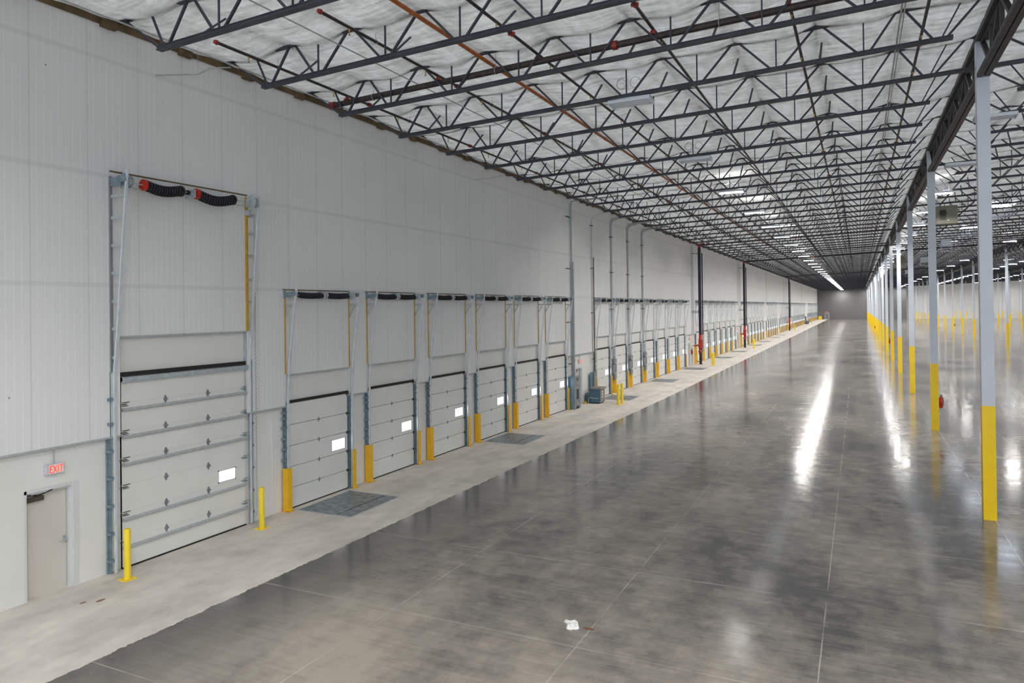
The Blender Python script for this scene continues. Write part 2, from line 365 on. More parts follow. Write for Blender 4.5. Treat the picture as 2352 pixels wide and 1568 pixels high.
# ------------------------------------------------------------------ roof joists
def joist_parts(L, x0, wall_end, col, detail):
    """returns list of (name, mesh) in local coordinates, origin at bottom chord start; slope included"""
    def zb(x): return SL * (x)
    a0 = 1.46 if wall_end else 1.3
    b0 = L - .98
    if col: a0 = .25 if not wall_end else a0; b0 = L - .18
    P = []
    n = int(round((L - 1.63 - 1.25) / 2.02))
    xb = [1.63 + i * (L - 1.63 - 1.25) / n for i in range(n + 1)]
    if wall_end: xb = [1.63, 3.29, 5.30, 7.32, 9.30, 11.3, 13.35, 15.41, 17.05]
    bc = MB()
    for s in (-.062, .018):
        pr = [(s, 0), (s + .045, 0), (s + .045, .10), (s, .10)]
        bc.add([(a0, s, zb(a0)), (a0, s + .045, zb(a0)), (a0, s + .045, zb(a0) + .095), (a0, s, zb(a0) + .095), (b0, s, zb(b0)), (b0, s + .045, zb(b0)), (b0, s + .045, zb(b0) + .095), (b0, s, zb(b0) + .095)],
               [(0, 1, 2, 3), (7, 6, 5, 4), (0, 4, 5, 1), (1, 5, 6, 2), (2, 6, 7, 3), (3, 7, 4, 0)])
    bc.bar((a0, 0, zb(a0) + .085), (b0, 0, zb(b0) + .085), .15, .02)
    bc.bar((a0, 0, zb(a0) + .012), (b0, 0, zb(b0) + .012), .155, .02) if detail else None
    P.append(('bottom_chord', bc))
    tc = MB(); H = .93
    tc.bar((.12, 0, zb(.12) + H), (L - .12, 0, zb(L - .12) + H), .12, .09)
    P.append(('top_chord', tc))
    xt = [.25] + [(xb[i] + xb[i + 1]) / 2 for i in range(len(xb) - 1)] + [L - .25]
    di = []
    for i, x in enumerate(xb):
        for q, dx in ((xt[i], -.13), (xt[i + 1], .13)):
            di.append((MB().bar((x + dx, 0, zb(x) + .06), (q - dx * .6, 0, zb(q) + H), .05, .05)))
    ve = [MB().bar((x, 0, zb(x) + .05), (x + .0, 0, zb(x) + H), .034, .034) for x in xb[1:-1]]
    if wall_end: ve.append(MB().bar((xb[0], 0, .1), (1.22, 0, H), .04)); ve.append(MB().bar((xb[-1], 0, zb(xb[-1])), (xb[-1] + .5, 0, zb(L) + H), .035))
    else:
        ve.append(MB().bar((xb[0], 0, .1), (1.1, 0, H), .035)); ve.append(MB().bar((xb[-1], 0, zb(xb[-1])), (xb[-1] + .45, 0, zb(L) + H), .035))
    br = [MB().bar((x, .03, zb(x) + .06), (x + .02, .88, zb(x) + .80), .05, .035) for x in ([2.5, 5.4, 8.25, 10.25, 12.25, 14.4] if wall_end else [2.6, 6.6, 10.6, 13])]
    if detail == 2:
        P += [('web_diagonal', d) for d in di] + [('web_vertical', d) for d in ve] + [('brace', d) for d in br]
    else:
        wb = MB()
        for d in di + ve + br: wb.add(d.v, d.f)
        P.append(('web', wb))
    if detail == 0:
        al = MB()
        for _, d in P: al.add(d.v, d.f)
        P = [('joist', al)]
    return [(n_, b_.mesh(n_, M['joist'])) for n_, b_ in P]
KM0 = -6; KM1 = int((YE - .4 - Y0) / JS)
spans = [(0.0, 18.3, True), (18.3, 14.7, False), (33.0, 14.7, False), (47.7, 14.7, False), (62.4, 14.7, False)]
WHERE = ['over the dock aisle', 'over the first bay right of the columns', 'over the second bay right of the columns', 'over the third bay right of the columns', 'over the fourth bay right of the columns']
cache = {}
count = 0; rest = MB()
for bi, (x0, L, we) in enumerate(spans):
    vis = 0
    for k in range(KM0, KM1 + 1):
        y = Y0 + k * JS
        if bi > 0 and (x0 - 15.2) > .19 * y + .6: continue
        col = (k % 5 == 0)
        dist = y
        det = (2 if (bi == 0 and k <= 7) else 1 if k <= 28 and bi < 2 else 0)
        key = (we, col, det)
        if key not in cache: cache[key] = joist_parts(L, x0, we, col, det)
        if count >= 296:
            for n_, me in joist_parts(L, x0, we, col, 0):
                o_ = len(rest.v); rest.v += [(q.co.x + x0, q.co.y + y, q.co.z + zbot(x0)) for q in me.vertices]; rest.f += [tuple(i + o_ for i in f.vertices) for f in me.polygons]; rest.mi += [0] * len(me.polygons); rest.sm += [False] * len(me.polygons)
            continue
        count += 1
        loc = (x0, y, zbot(x0))
        lab = 'dark roof joist %s, %s from the camera' % (WHERE[bi], ordw(vis))
        vis += 1
        grp = 'roof joists ' + WHERE[bi]
        if det == 0: tag(inst('roof_joist', cache[key][0][1], None, loc), lab, 'joist', grp)
        else:
            e = tag(empty('roof_joist', loc), lab, 'joist', grp)
            for n_, me in cache[key]: inst(n_, me, e)
if rest.v: tag(rest.build('roof_joist_rows', M['joist']), 'tangle of dark roof joists at the far right of the building', 'joist', kind='stuff')

# ------------------------------------------------------------------ joist girders and columns
def girder_meshes(detail):
    P = []; z0 = 0.0; H = 1.02
    bc = MB(); tc = MB()
    for s in (-.15, .015): bc.box(s, .22, 0, s + .135, BAY - .22, .11)
    bc.box(-.02, .25, .06, .02, BAY - .25, .09)
    tc.box(-.16, .05, H - .03, .16, BAY - .05, H + .12); tc.box(-.05, .05, H - .12, .05, BAY - .05, H)
    wd = []
    nb = [JS * (i + .5) for i in range(5)]
    for i, yb in enumerate(nb):
        yl, yr = JS * i + .1, JS * (i + 1) - .1
        wd.append(('web_diagonal', MB().bar((0, yb - .15, .08), (0, yl, H), .11, .09)))
        wd.append(('web_diagonal', MB().bar((0, yb + .15, .08), (0, yr, H), .11, .09)))
        wd.append(('web_vertical', MB().bar((0, yb, .05), (0, yb, H), .07, .07)))
        if i: wd.append(('web_vertical', MB().bar((0, JS * i, .05), (0, JS * i, H), .09, .09)))
    if detail: P = [('bottom_chord', bc), ('top_chord', tc)] + wd
    else:
        for _, d in wd: tc.add(d.v, d.f)
        tc.add(bc.v, bc.f); P = [('girder', tc)]
    return [(n_, b_.mesh(n_, M['girder'])) for n_, b_ in P]
gm = {d: girder_meshes(d) for d in (0, 1)}
colm = {}
def column_meshes(H):
    a = MB().box(-.15, -.15, 3.05, .15, .15, H).mesh('shaft', M['colwhite'])
    b_ = MB().box(-.152, -.152, 0, .152, .152, 3.05).mesh('yellow_base', M['colyellow'])
    c = MB().box(-.17, -.2, H, .17, .2, H + .03).mesh('cap_plate', M['girder'])
    return a, b_, c
ROWN = ['front row beside the dock aisle', 'second row back from the dock aisle', 'third row back from the dock aisle', 'fourth row back from the dock aisle']
for ri, x in enumerate(CX[:4]):
    H = ztop(x) + .06 - .03
    cm = column_meshes(H); vis = 0; gv = 0
    for n in range(-1, 20):
        y = Y0 + n * BAY
        show = (x - 15.2) < .185 * y + .3
        if show:
            e = empty('steel_column', (x, y, 0))
            lab = 'square column with yellow base, %s, %s' % (ROWN[ri], 'nearest the camera' if vis == 0 else ordw(vis) + ' from the camera')
            tag(e, lab, 'column', 'columns, ' + ROWN[ri]); vis += 1
            for n_, me in zip(('shaft', 'yellow_base', 'cap_plate'), cm): inst(n_, me, e)
        if (x - 15.2) < .185 * (y + BAY) + .3 and y + BAY < YE:
            loc = (x, y, zbot(x) - .27)
            d = 1 if (ri == 0 and n < 4) else 0
            lab = 'dark brown joist girder along the columns, %s, %s span' % (ROWN[ri], ordw(gv)); gv += 1
            if d:
                e = tag(empty('joist_girder', loc), lab, 'girder', 'joist girders over the column rows')
                for n_, me in gm[1]: inst(n_, me, e)
            else: tag(inst('joist_girder', gm[0][0][1], None, loc), lab, 'girder', 'joist girders over the column rows')

# ------------------------------------------------------------------ sprinkler pipes and other runs under the roof
def ring_bar(mb, c, axis, r, w_, n=10):
    a = Vector(c); d = {'x': Vector((w_ / 2, 0, 0)), 'y': Vector((0, w_ / 2, 0)), 'z': Vector((0, 0, w_ / 2))}[axis]
    mb.tube([a - d, a + d], r, n)
HEAD = MB().tube([(0, 0, 0), (0, 0, -.05), (0, 0, -.06), (0, 0, -.13), (0, 0, -.14)], [.02, .02, .012, .012, .035], 8).mesh('sprinkler_head', M['brass'])
COUP = MB(); ring_bar(COUP, (0, 0, 0), 'y', .062, .09, 12); COUP.box(-.085, -.03, -.03, .085, .03, .03); COUP = COUP.mesh('coupling', M['redpaint'])
CAP = MB().tube([(0, -.05, 0), (0, .02, 0), (0, .04, 0)], [.045, .062, .05], 12).mesh('end_cap', M['redpaint'])
HANG = MB().tube([(0, 0, .04), (0, 0, .45)], .006, 5).tube([(.055 * cos(a), 0, .055 * sin(a)) for a in [2 * pi * i / 12 for i in range(13)]], .006, 5, 0, False).mesh('hanger', M['galv'])
def run_label(i, s): return s
bl = [(1.65, 12.14, 'closest to the dock wall, ending in a red cap'), (4.81, 12.1, 'second from the dock wall, ending in a red cap'), (7.82, 4, 'third from the dock wall'), (10.85, 4, 'fourth from the dock wall'), (13.9, 4, 'fifth from the dock wall'), (16.75, 4, 'closest to the column row')]
for i, (x, ys, where) in enumerate(bl):
    z = 12.13 + SL * x
    e = tag(empty('sprinkler_branch_pipe', (x, ys, z)), 'thin black sprinkler branch pipe, ' + where, 'pipe', 'sprinkler branch pipes')
    MB().tube([(0, 0, 0), (0, YE - ys - 1, 0)], .038, 10).build('pipe', M['pipe'], e)
    if ys > 10: inst('end_cap', CAP, e)
    yy = 1.0
    while yy + ys < 66:
        inst('sprinkler_head', HEAD, e, (0, yy, -.035)); yy += 3.2
    yy = 16.2 - ys if ys < 16 else 4
    yy = 6.0 - (ys % 3)
    while yy + ys < 90: inst('coupling', COUP, e, (0, yy, 0)); yy += 6.4
    for kk in range(10): inst('hanger', HANG, e, (0, 2 + kk * 6.1, 0))
for i, ym in enumerate((16.95, 72.8, 92.2, 103.2, 164.0, 231.0)):
    e = tag(empty('sprinkler_main_pipe', (0, ym, 0)), 'thick dark sprinkler main crossing the dock aisle, %s from the camera' % ordw(i), 'pipe', 'sprinkler mains')
    x0 = 1.15
    za = lambda x: 11.93 + SL * x
    r = .085 if i < 4 else .13
    MB().tube([(x0, 0, za(x0)), (33 if i else 30, 0, za(33 if i else 30))], r, 12).build('pipe', M['pipe'], e)
    for (bx, _, _) in bl[:6]:
        if i < 4:
            MB().tube([(bx, .0, za(bx) + .05), (bx, .0, za(bx) + .12)], .05, 8).tube([(bx, .0, za(bx) + .1), (bx, .0, za(bx) + .16)], .06, 8).box(bx - .05, -.1, za(bx) + .05, bx + .05, .02, za(bx) + .1).build('riser_coupling', M['redpaint'], e)
    cp = MB(); 
    for cx_ in (9.9, 16.0): cp.tube([(cx_ - .06, 0, za(cx_)), (cx_ + .06, 0, za(cx_))], r + .03, 12)
    if i == 0: cp.tube([(1.0, 0, za(1)), (1.2, 0, za(1.2))], r + .025, 12)
    cp.build('coupling', M['redpaint'], e)
    for cx_ in (2.6, 6.6, 12.4, 15.8):
        hb = MB().tube([(cx_, 0, za(cx_) + r), (cx_, 0, ztop(cx_) + .05)], .008, 5).tube([(cx_, (r + .01) * cos(a), za(cx_) + (r + .01) * sin(a)) for a in [2 * pi * k / 12 for k in range(13)]], .009, 5, 0, False)
        hb.build('hanger', M['galv'], e)
# orange line
e = tag(empty('orange_pipe', (6.40, 4, 12.40)), 'orange painted steel pipe hung under the roof over the dock aisle', 'pipe')
MB().tube([(0, 0, 0), (0, 82, 0)], .05, 12).build('pipe', M['orange'], e)
for k in range(10): MB().tube([(0, 6.2 + k * 8.2, 0), (0, 6.5 + k * 8.2, 0)], .062, 12).build('sleeve', M['orange'], e)
for k in range(14): inst('hanger', HANG, e, (0, 3.3 + k * 5.1, 0))
# conduits along the roof
e = tag(empty('conduit_pair', (16.2, 4, 12.66)), 'pair of thin grey conduits under the roof beside the column row', 'conduit')
MB().tube([(0, 0, 0), (0, 300, 0)], .02, 6).build('conduit', M['conduit'], e); MB().tube([(.07, 0, 0), (.07, 300, 0)], .014, 6).build('conduit', M['conduit'], e)
e = tag(empty('conduit', (.95, 4, 12.10)), 'thin grey conduit running along the top of the dock wall', 'conduit')
MB().tube([(0, 0, 0), (0, 66, 0)], .018, 6).build('pipe', M['conduit'], e)
e = tag(empty('conduit', (4.0, 4, 12.24)), 'thin grey conduit under the roof between the first sprinkler pipes', 'conduit')
MB().tube([(0, 0, 0), (0, 60, 0)], .016, 6).build('pipe', M['conduit'], e)
e = tag(empty('conduit', (0, 0, 0)), 'bent stub of grey conduit hanging beside the liner wall near the first joists', 'conduit')
MB().tube([(.95, 13.1, 12.10), (.92, 13.25, 12.04), (.75, 12.75, 11.9), (.55, 12.55, 11.72), (.12, 11.7, 11.52)], .018, 6).build('pipe', M['conduit'], e)
MB().tube([(.55, 12.55, 11.72), (.55, 12.55, 12.4)], .005, 4).build('hanger', M['conduit'], e)
e = tag(empty('conduit', (0, 0, 0)), 'short grey conduit stub sticking out high on the wall above the dock doors', 'conduit')
MB().tube([(.1, 27.5, 11.5), (.35, 28.6, 11.72), (.5, 29.4, 11.95)], .016, 6).build('pipe', M['conduit'], e)

# ------------------------------------------------------------------ high-bay light fixtures
def fixture(on):
    P = []
    hb = MB().box(-.61, -.28, .09, .61, .28, .12)
    for yy in (-.28, -.10, .08, .26): hb.prism([(yy, .10), (yy + .02, .10), (yy + .045, .0), (yy - .025, .0)], 'x', -.60, .60)
    hb.box(-.61, -.28, -.04, -.59, .30, .12); hb.box(.59, -.28, -.04, .61, .30, .12)
    P.append(('housing', hb.mesh('housing', M['fixture'])))
    tb = [MB().tube([(-.58, yy, .045), (.58, yy, .045)], .022, 6) for yy in (-.19, -.005, .175)]
    if on:
        P += [('tube_lamp', q.mesh('tube_lamp', M['tube'])) for q in tb]
        P.append(('added_uplight', MB().add([(-.55, -.2, .125), (.55, -.2, .125), (.55, .2, .125), (-.55, .2, .125)], [(0, 1, 2, 3)]).mesh('added_uplight', M['uplit'])))  # glowing quad added on the housing to light the ceiling
    else: P += [('tube_lamp', q.mesh('tube_lamp', M['tube_off'])) for q in tb]
    P += [('hanger_wire', MB().tube([(xx, 0, .12), (xx, 0, .42)], .005, 4).mesh('hanger_wire', M['galv'])) for xx in (-.45, .45)]
    return P
def fixture_far():
    b_ = MB().box(-.61, -.30, .09, .61, .30, .12).box(-.61, -.31, .018, .61, -.30, .12).box(-.61, .30, .018, .61, .31, .12).box(-.61, -.3, -.05, -.60, .3, .12).box(.60, -.3, -.05, .61, .3, .12)
    return [('housing', b_.mesh('housing', M['fixture'])), ('tube_lamp', MB().add([(-.58, -.26, .07), (.58, -.26, .07), (.58, .26, .07), (-.58, .26, .07)], [(0, 3, 2, 1)]).mesh('tube_lamp_far', M['tubefar'])),
            ('added_uplight', MB().add([(-.55, -.2, .125), (.55, -.2, .125), (.55, .2, .125), (-.55, .2, .125)], [(0, 1, 2, 3)]).mesh('added_uplight', M['uplit']))]
M['tubefar'] = glow('lit_tube_bank', (1.0, .97, .93), LAMP * .29)
FX = {0: fixture(False), 1: fixture(True), 2: fixture_far()}
coil = MB()
for q, (cx_, rr_) in enumerate(((-.25, .17), (.12, .15), (-.3, .14))):
    coil.tube([(cx_ + rr_ * cos(a), .02 * q, .62 + rr_ * sin(a)) for a in [2 * pi * i / 20 for i in range(21)]], .008, 5, 0, False)
coil = coil.mesh('cord_coil', M['conduit'])
rows = [(9.36, 11.71, 20.15, 1, 'over the dock aisle', 2, 33), (19.45, 12.05, 28.9, 1, 'just right of the front column row', 2, 32), (30.0, 12.4, 56.6, 2, 'over the second bay', 0, 15), (40.5, 12.75, 120, 1, 'over the third bay', 0, 22), (54.0, 13.2, 190, 1, 'over the fourth bay', 0, 15), (68.0, 13.7, 240, 1, 'over the farthest bay', 0, 9)]
for ri, (x, z, ys, st, where, noff, n) in enumerate(rows):
    for j in range(n):
        y = ys + 9.144 * st * j
        if y > YE - 2: continue
        off = j < noff
        kind = 0 if off else (1 if (j < 7 and ri < 2) else 2)
        e = empty('light_fixture', (x, y, z))
        lab = '%s tube light fixture %s, %s from the camera' % ('unlit' if off else 'lit', where, ordw(j))
        tag(e, lab, 'light fixture', 'tube light fixtures ' + where)
        for n_, me in FX[kind]: inst(n_, me, e)
        if ri == 0 and j in (0, 1, 2, 4): inst('cord_coil', coil, e)
for i_, (x, z, y) in enumerate(((9.36, 11.71, 1.9), (9.36, 11.71, -6.0), (19.45, 12.05, 2.0), (19.45, 12.05, -6.0), (27, 12.4, 2.0), (27, 12.4, 11.1), (27, 12.4, 20.3), (27, 12.4, 29.4), (27, 12.4, 38.6))):  # unseen lit fixtures added to brighten the near walls
    e = tag(empty('light_fixture', (x, y, z)), 'added fill tube light fixture outside the picture, %s of nine' % ordw(i_), 'light fixture', 'added fill light fixtures outside the picture')
    for n_, me in FX[1]: inst(n_, me, e)
# skylights
sk = MB().box(-.75, -1.2, 0, .75, 1.2, .03).mesh('pane', M['skylight'])
skf = MB(); skf.box(-.85, -1.3, -.05, -.75, 1.3, .1); skf.box(.75, -1.3, -.05, .85, 1.3, .1); skf.box(-.85, -1.3, -.05, .85, -1.2, .1); skf.box(-.85, 1.2, -.05, .85, 1.3, .1); skf = skf.mesh('curb', M['winframe'])
for j, (x, y) in enumerate(((24.9, 64), (24.9, 81), (24.9, 96.5), (25.0, 127), (39.6, 110), (39.6, 155), (25, 175), (40, 210))):
    e = tag(empty('skylight', (x, y, ztop(x) - .14)), 'bright daylit skylight in the roof right of the columns, %s from the camera' % ordw(j), 'skylight', 'skylights')
    inst('pane', sk, e); inst('curb', skf, e)

# ------------------------------------------------------------------ the tall drive-in door
def cylY(mb, y0, y1, x, z, r, n=14, mi=0): return mb.tube([(x, y0, z), (x, y1, z)], r, n, mi)
def coil_spring(y0, y1, x, z, r, sag, turns=13):
    mb = MB(); n = turns * 10; pts = []
    core = []
    for i in range(15):
        u = i / 14; core.append((x, y0 + (y1 - y0) * u, z - sag * sin(pi * u)))
    mb.tube(core, r * .88, 12)
    for i in range(turns * 12 + 1):
        u = i / (turns * 12); a = 2 * pi * turns * u
        pts.append((x + r * cos(a), y0 + (y1 - y0) * u, z - sag * sin(pi * u) + r * sin(a)))
    mb.tube(pts, r * .13, 5, 0, False)
    return mb
e = tag(empty('overhead_door', (0, 10.5, 0)), 'tall white sectional overhead door beside the exit door, two springs above', 'overhead door')
D = lambda y_: y_ - 10.5
pn = MB(); zs = [0, .62, 1.24, 1.86, 2.48, 3.10, 3.74, 4.34]
for a, b_ in zip(zs[:-1], zs[1:]):
    pn.prism([(.004, a + .03), (.055, a + .034), (.058, a + .04), (.058, b_ + .018), (.004, b_ + .025)], 'y', .28, 3.90)
pn.box(.004, .28, .03, .05, 3.9, 4.36)
door = pn.build('door_panel', M['door'], e)
MB().box(.01, .27, .0, .075, 3.92, .035).build('bottom_seal', M['dark'], e)
MB().box(.012, .22, 4.38, .09, 3.98, 4.47).build('top_seal', M['dark'], e)
st = MB().box(.06, .26, 4.24, .13, 4.0, 4.36); st.prism([(.06, 4.25), (.14, 4.28), (.14, 4.34), (.06, 4.37)], 'y', .26, 4.0); st.build('top_rail', M['galv'], e)
for z in (3.58, 2.96, 2.33, 1.08, .44):
    MB().prism([(.058, z), (.11, z), (.13, z + .02), (.13, z + .055), (.11, z + .07), (.058, z + .07)], 'y', .28, 3.95).build('strut', M['conduit'], e)
hm = MB().box(.058, -.03, -.075, .066, .03, .075); hm.prism([(-.055, -.0), (0, -.10), (.055, 0), (0, .10)], 'x', .058, .068); hm.tube([(.075, -.06, 0), (.075, .06, 0)], .014, 6); HM = hm.mesh('hinge', M['panelgrey'])
for z in zs[1:-1]:
    for yy in (1.43, 2.68): inst('hinge', HM, e, (0, yy, z + (0 if z < 3.2 else 0)))
    rb = MB().box(.058, -.02, -.05, .07, .13, -.035).box(.058, -.02, .03, .07, .16, .045).tube([(.10, -.12, 0), (.10, .06, 0)], .012, 6)
    rb.build('roller_bracket', M['brown'], e, (0, .32, z)); rb.build('roller_bracket', M['galv_blue'], e, (0, 3.86, z))
wn = MB().box(.058, 2.98, 1.34, .075, 3.57, 1.37).box(.058, 2.98, 1.64, .075, 3.57, 1.67).box(.058, 2.98, 1.34, .075, 3.01, 1.67).box(.058, 3.54, 1.34, .075, 3.57, 1.67)
wf = wn.build('window_frame', M['winframe'], door)
MB().box(.056, 3.0, 1.36, .064, 3.55, 1.65).build('window_pane', M['pane'], door)
# tracks : vertical then leaning out of the wall
def track(side, y_, xb, xm, xt, zt, n_clip, rung_z, zm, yel=False):
    s = MB(); pts = [(xb, y_, .02), (xb, y_, zm), (xm, y_, zm + .8), (xt, y_, zt)]
    for a, b_ in zip(pts[:-1], pts[1:]): s.bar(a, b_, .045, .05)
    s.build('track', M['rail'], e)
    MB().box(.01, y_ - .06 * side - .035, 0, .05, y_ - .06 * side + .035, zm).box(.05, y_ - .045 * side - .01, 0, .12, y_ - .045 * side + .01, zm).build('track_angle', M['galv_blue'], e)
    for z in n_clip: MB().box(.05, y_ - .12 if side > 0 else y_ - .0, z - .03, xb, y_ + .0 if side > 0 else y_ + .12, z + .03).build('clip', M['galv_blue'], e)
    for z in rung_z:
        xx = xm + (xt - xm) * (z - zm - .8) / (zt - zm - .8) if z > zm + .8 else xb + (xm - xb) * max(0, (z - zm)) / .8
        MB().bar((.1, y_, z), (xx, y_, z), .03, .07).build('strut_bracket', M['conduit'], e)
track(1, .02, .20, .31, .69, 9.0, (.3, .9, 1.52, 2.13, 2.74, 3.35, 3.9), (4.83, 5.47, 6.09, 6.72, 7.34, 7.96, 8.44), 4.5)
track(-1, 4.08, .10, .16, .50, 8.98, (.3, .9, 1.52, 2.13, 2.74, 3.35, 3.9), (5.46, 6.09, 6.71, 7.35, 7.97, 8.45), 4.5)
MB().box(.11, -.02, 4.5, .15, .04, 8.9).build('mounting_angle', M['panelgrey'], e)
MB().box(.11, 3.93, 5.3, .16, 4.0, 8.95).build('mounting_angle', M['yellow_wood'], e)
MB().box(.001, .12, 4.46, .03, .25, 5.26).box(.001, 3.94, 4.3, .10, 4.1, 5.3).build('jamb_angle', M['galv'], e)
sh = MB(); cylY(sh, -.12, 4.1, .45, 8.76, .016, 8); cylY(sh, .3, 3.9, .40, 8.66, .014, 8); sh.build('shaft', M['galv'], e)
s1 = coil_spring(.66, 1.56, .45, 8.76, .12, .07); s1.build('torsion_spring', M['spring'], e)
s2 = coil_spring(2.12, 3.16, .45, 8.75, .12, .09); s2.build('torsion_spring', M['spring'], e)
for ya, mt in ((.60, 'red'), (1.60, 'spring'), (2.06, 'red'), (3.2, 'spring')):
    q = MB(); cylY(q, ya - .025, ya + .03, .45, 8.76, .135, 18); q.build('spring_cone', M[mt], e)
for ya in (1.66, 2.0, 0, 4.0):
    MB().box(.11, ya - .006, 8.66, .5, ya + .006, 8.86).build('bearing_bracket', M['galv_blue'] if ya in (0, 4.0) else M['galv'], e)
for ya in (.12, 3.82):
    q = MB(); cylY(q, ya, ya + .015, .45, 8.78, .19, 22); cylY(q, ya + .015, ya + .13, .45, 8.78, .10, 14); cylY(q, ya + .13, ya + .15, .45, 8.78, .14, 18); q.build('cable_drum', M['galv'], e)
q = MB(); cylY(q, 1.78, 1.84, .45, 8.76, .06, 12); q.build('coupler', M['dark'], e)
MB().bar((.4, .0, 8.80), (.68, .0, 8.83), .03, .16).bar((.4, 4.06, 8.78), (.5, 4.06, 8.78), .03, .12).build('end_bracket', M['galv_blue'], e)
MB().box(.11, .0, 9.0, .135, 4.0, 9.03).build('anchor_angle', M['ledger'], e)
MB().box(.01, 3.92, 8.45, .3, 3.98, 8.6).build('chain_hoist', M['conduit'], e)
ch = MB()
for i in range(150): ch.box(.16, 4.2 if i % 2 else 4.215, 8.4 - i * .055, .175, 4.225 if i % 2 else 4.24, 8.44 - i * .055)
ch.build('hoist_chain', M['conduit'], e)

# ------------------------------------------------------------------ dock doors
def dock_meshes(detail):
    P = []
    pn = MB(); zs = [.0, .60, 1.22, 1.84, 2.46, 3.10]
    for a, b_ in zip(zs[:-1], zs[1:]): pn.prism([(.004, a + .012), (.05, a + .018), (.053, a + .024), (.053, b_ + .0), (.004, b_ + .006)], 'y', .17, 2.93)
    P.append(('door_panel', pn, 'door'))
    P.append(('bottom_seal', MB().box(.008, .16, 0, .07, 2.94, .03), 'dark'))
    P.append(('top_seal', MB().box(.008, .12, 3.11, .08, 2.98, 3.19), 'dark'))
    P.append(('window_frame', MB().box(.052, 2.12, 1.33, .066, 2.80, 1.36).box(.052, 2.12, 1.68, .066, 2.80, 1.71).box(.052, 2.12, 1.36, .066, 2.16, 1.68).box(.052, 2.77, 1.36, .066, 2.80, 1.68), 'winframe'))
    P.append(('window_pane', MB().box(.05, 2.15, 1.35, .06, 2.78, 1.69), 'pane'))
    sp = MB() 
    for side, y_ in ((1, .09), (-1, 3.02)):
        tk = MB(); pts = [(.17, y_, .02), (.20, y_, 3.2), (.27, y_, 4.3), (.56, y_, 6.5)]
        for a, b_ in zip(pts[:-1], pts[1:]): tk.bar(a, b_, .04, .06)
        P.append(('track', tk, 'rail'))
        ta = MB().box(.01, y_ - .05, 0, .05, y_ + .03, 3.15).box(.03, y_ - .01, 0, .12, y_ + .008, 3.15)
        P.append(('track_angle', ta, 'galv_blue'))
        cl = MB()
        for z in (1.49, 1.81, 2.11, 2.43, 2.70, 2.87): cl.box(.03, y_ - .12 if side > 0 else y_, z - .035, .16, y_ if side > 0 else y_ + .1, z + .02)
        P.append(('track_clips', cl, 'galv_blue'))
        P.append(('strut_bracket', MB().bar((.1, y_, 6.02), (.48, y_, 6.02), .02, .06), 'conduit'))
        P.append(('strut_bracket', MB().bar((.1, y_, 5.6), (.34, y_, 5.98), .02, .04), 'conduit'))
        P.append(('mounting_angle', MB().box(.11, y_ - (.03 if side > 0 else .05), 3.98, .14, y_ + (-.003 if side > 0 else -.023), 6.28), 'yellow_wood'))
        P.append(('bearing_bracket', MB().box(.11, y_ - .06, 6.2, .20, y_ - .045, 6.42).bar((.2, y_ - .05, 6.3), (.56, y_ - .05, 6.34), .02, .12), 'galv_blue'))
        q = MB(); dy = y_ + .03 if side > 0 else y_ - .12; cylY(q, dy, dy + .012, .34, 6.30, .125, 16); cylY(q, dy + .012, dy + .1, .34, 6.30, .07, 12); P.append(('cable_drum', q, 'galv'))
        rb = MB()
        for z in zs[1:]: rb.tube([(.10, y_ + (0 if side > 0 else -.12), z), (.10, y_ + (.12 if side > 0 else 0), z)], .013, 6).box(.053, y_ + (.09 if side > 0 else -.15), z - .04, .075, y_ + (.15 if side > 0 else -.09), z + .04)
        P.append(('roller_set', rb, 'brown'))
    q = MB(); cylY(q, -.05, 3.25, .34, 6.30, .014, 8); P.append(('shaft', q, 'galv'))
    for (a, b_) in ((.42, 1.42), (1.64, 2.66)):
        P.append(('torsion_spring', coil_spring(a, b_, .34, 6.30, .085, .02, 12) if detail == 2 else MB().tube([(.34, a, 6.3), (.34, b_, 6.3)], .09, 8), 'spring'))
    q = MB(); cylY(q, 1.44, 1.50, .34, 6.3, .105, 14); cylY(q, 1.56, 1.62, .34, 6.3, .105, 14); q.box(.11, 1.52, 6.18, .40, 1.54, 6.42); P.append(('centre_bracket', q, 'galv'))
    P.append(('anchor_angle', MB().box(.11, .0, 6.44, .13, 3.02, 6.465), 'ledger'))
    P.append(('jamb_flashing', MB().box(.001, 2.95, 3.2, .10, 3.02, 3.96), 'frame'))
    if detail == 2:
        hb = MB().prism([(-.045, 0), (0, -.08), (.045, 0), (0, .08)], 'x', .052, .062).tube([(.068, -.05, 0), (.068, .05, 0)], .012, 6); H2 = hb
        for z in zs[1:-1]:
            g = MB(); g.v = [(a, b_ + 1.55, c + z) for a, b_, c in H2.v]; g.f = H2.f; g.mi = H2.mi; g.sm = H2.sm; P.append(('hinge', g, 'panelgrey'))
    else:
        # merge by material
        keep = []; byname = {}
        for n_, b_, m_ in P:
            if n_ in ('track', 'track_angle', 'track_clips', 'strut_bracket', 'mounting_angle', 'bearing_bracket', 'cable_drum', 'roller_set', 'shaft', 'centre_bracket', 'anchor_angle', 'bottom_seal', 'jamb_flashing'):
                n2 = {'rail': 'track', 'galv_blue': 'bracketry', 'conduit': 'strut_bracket', 'yellow_wood': 'mounting_angle', 'galv': 'shaft', 'brown': 'roller_set', 'ledger': 'anchor_angle', 'dark': 'bottom_seal', 'frame': 'jamb_flashing'}[m_]
                if n2 not in byname: byname[n2] = (MB(), m_); keep.append((n2, byname[n2][0], m_))
                byname[n2][0].add(b_.v, b_.f)
            else: keep.append((n_, b_, m_))
        P = keep
    return [(n_, b_.mesh(n_, M[m_])) for n_, b_, m_ in P]
DM = {2: dock_meshes(2), 1: dock_meshes(1)}
MAG = {}
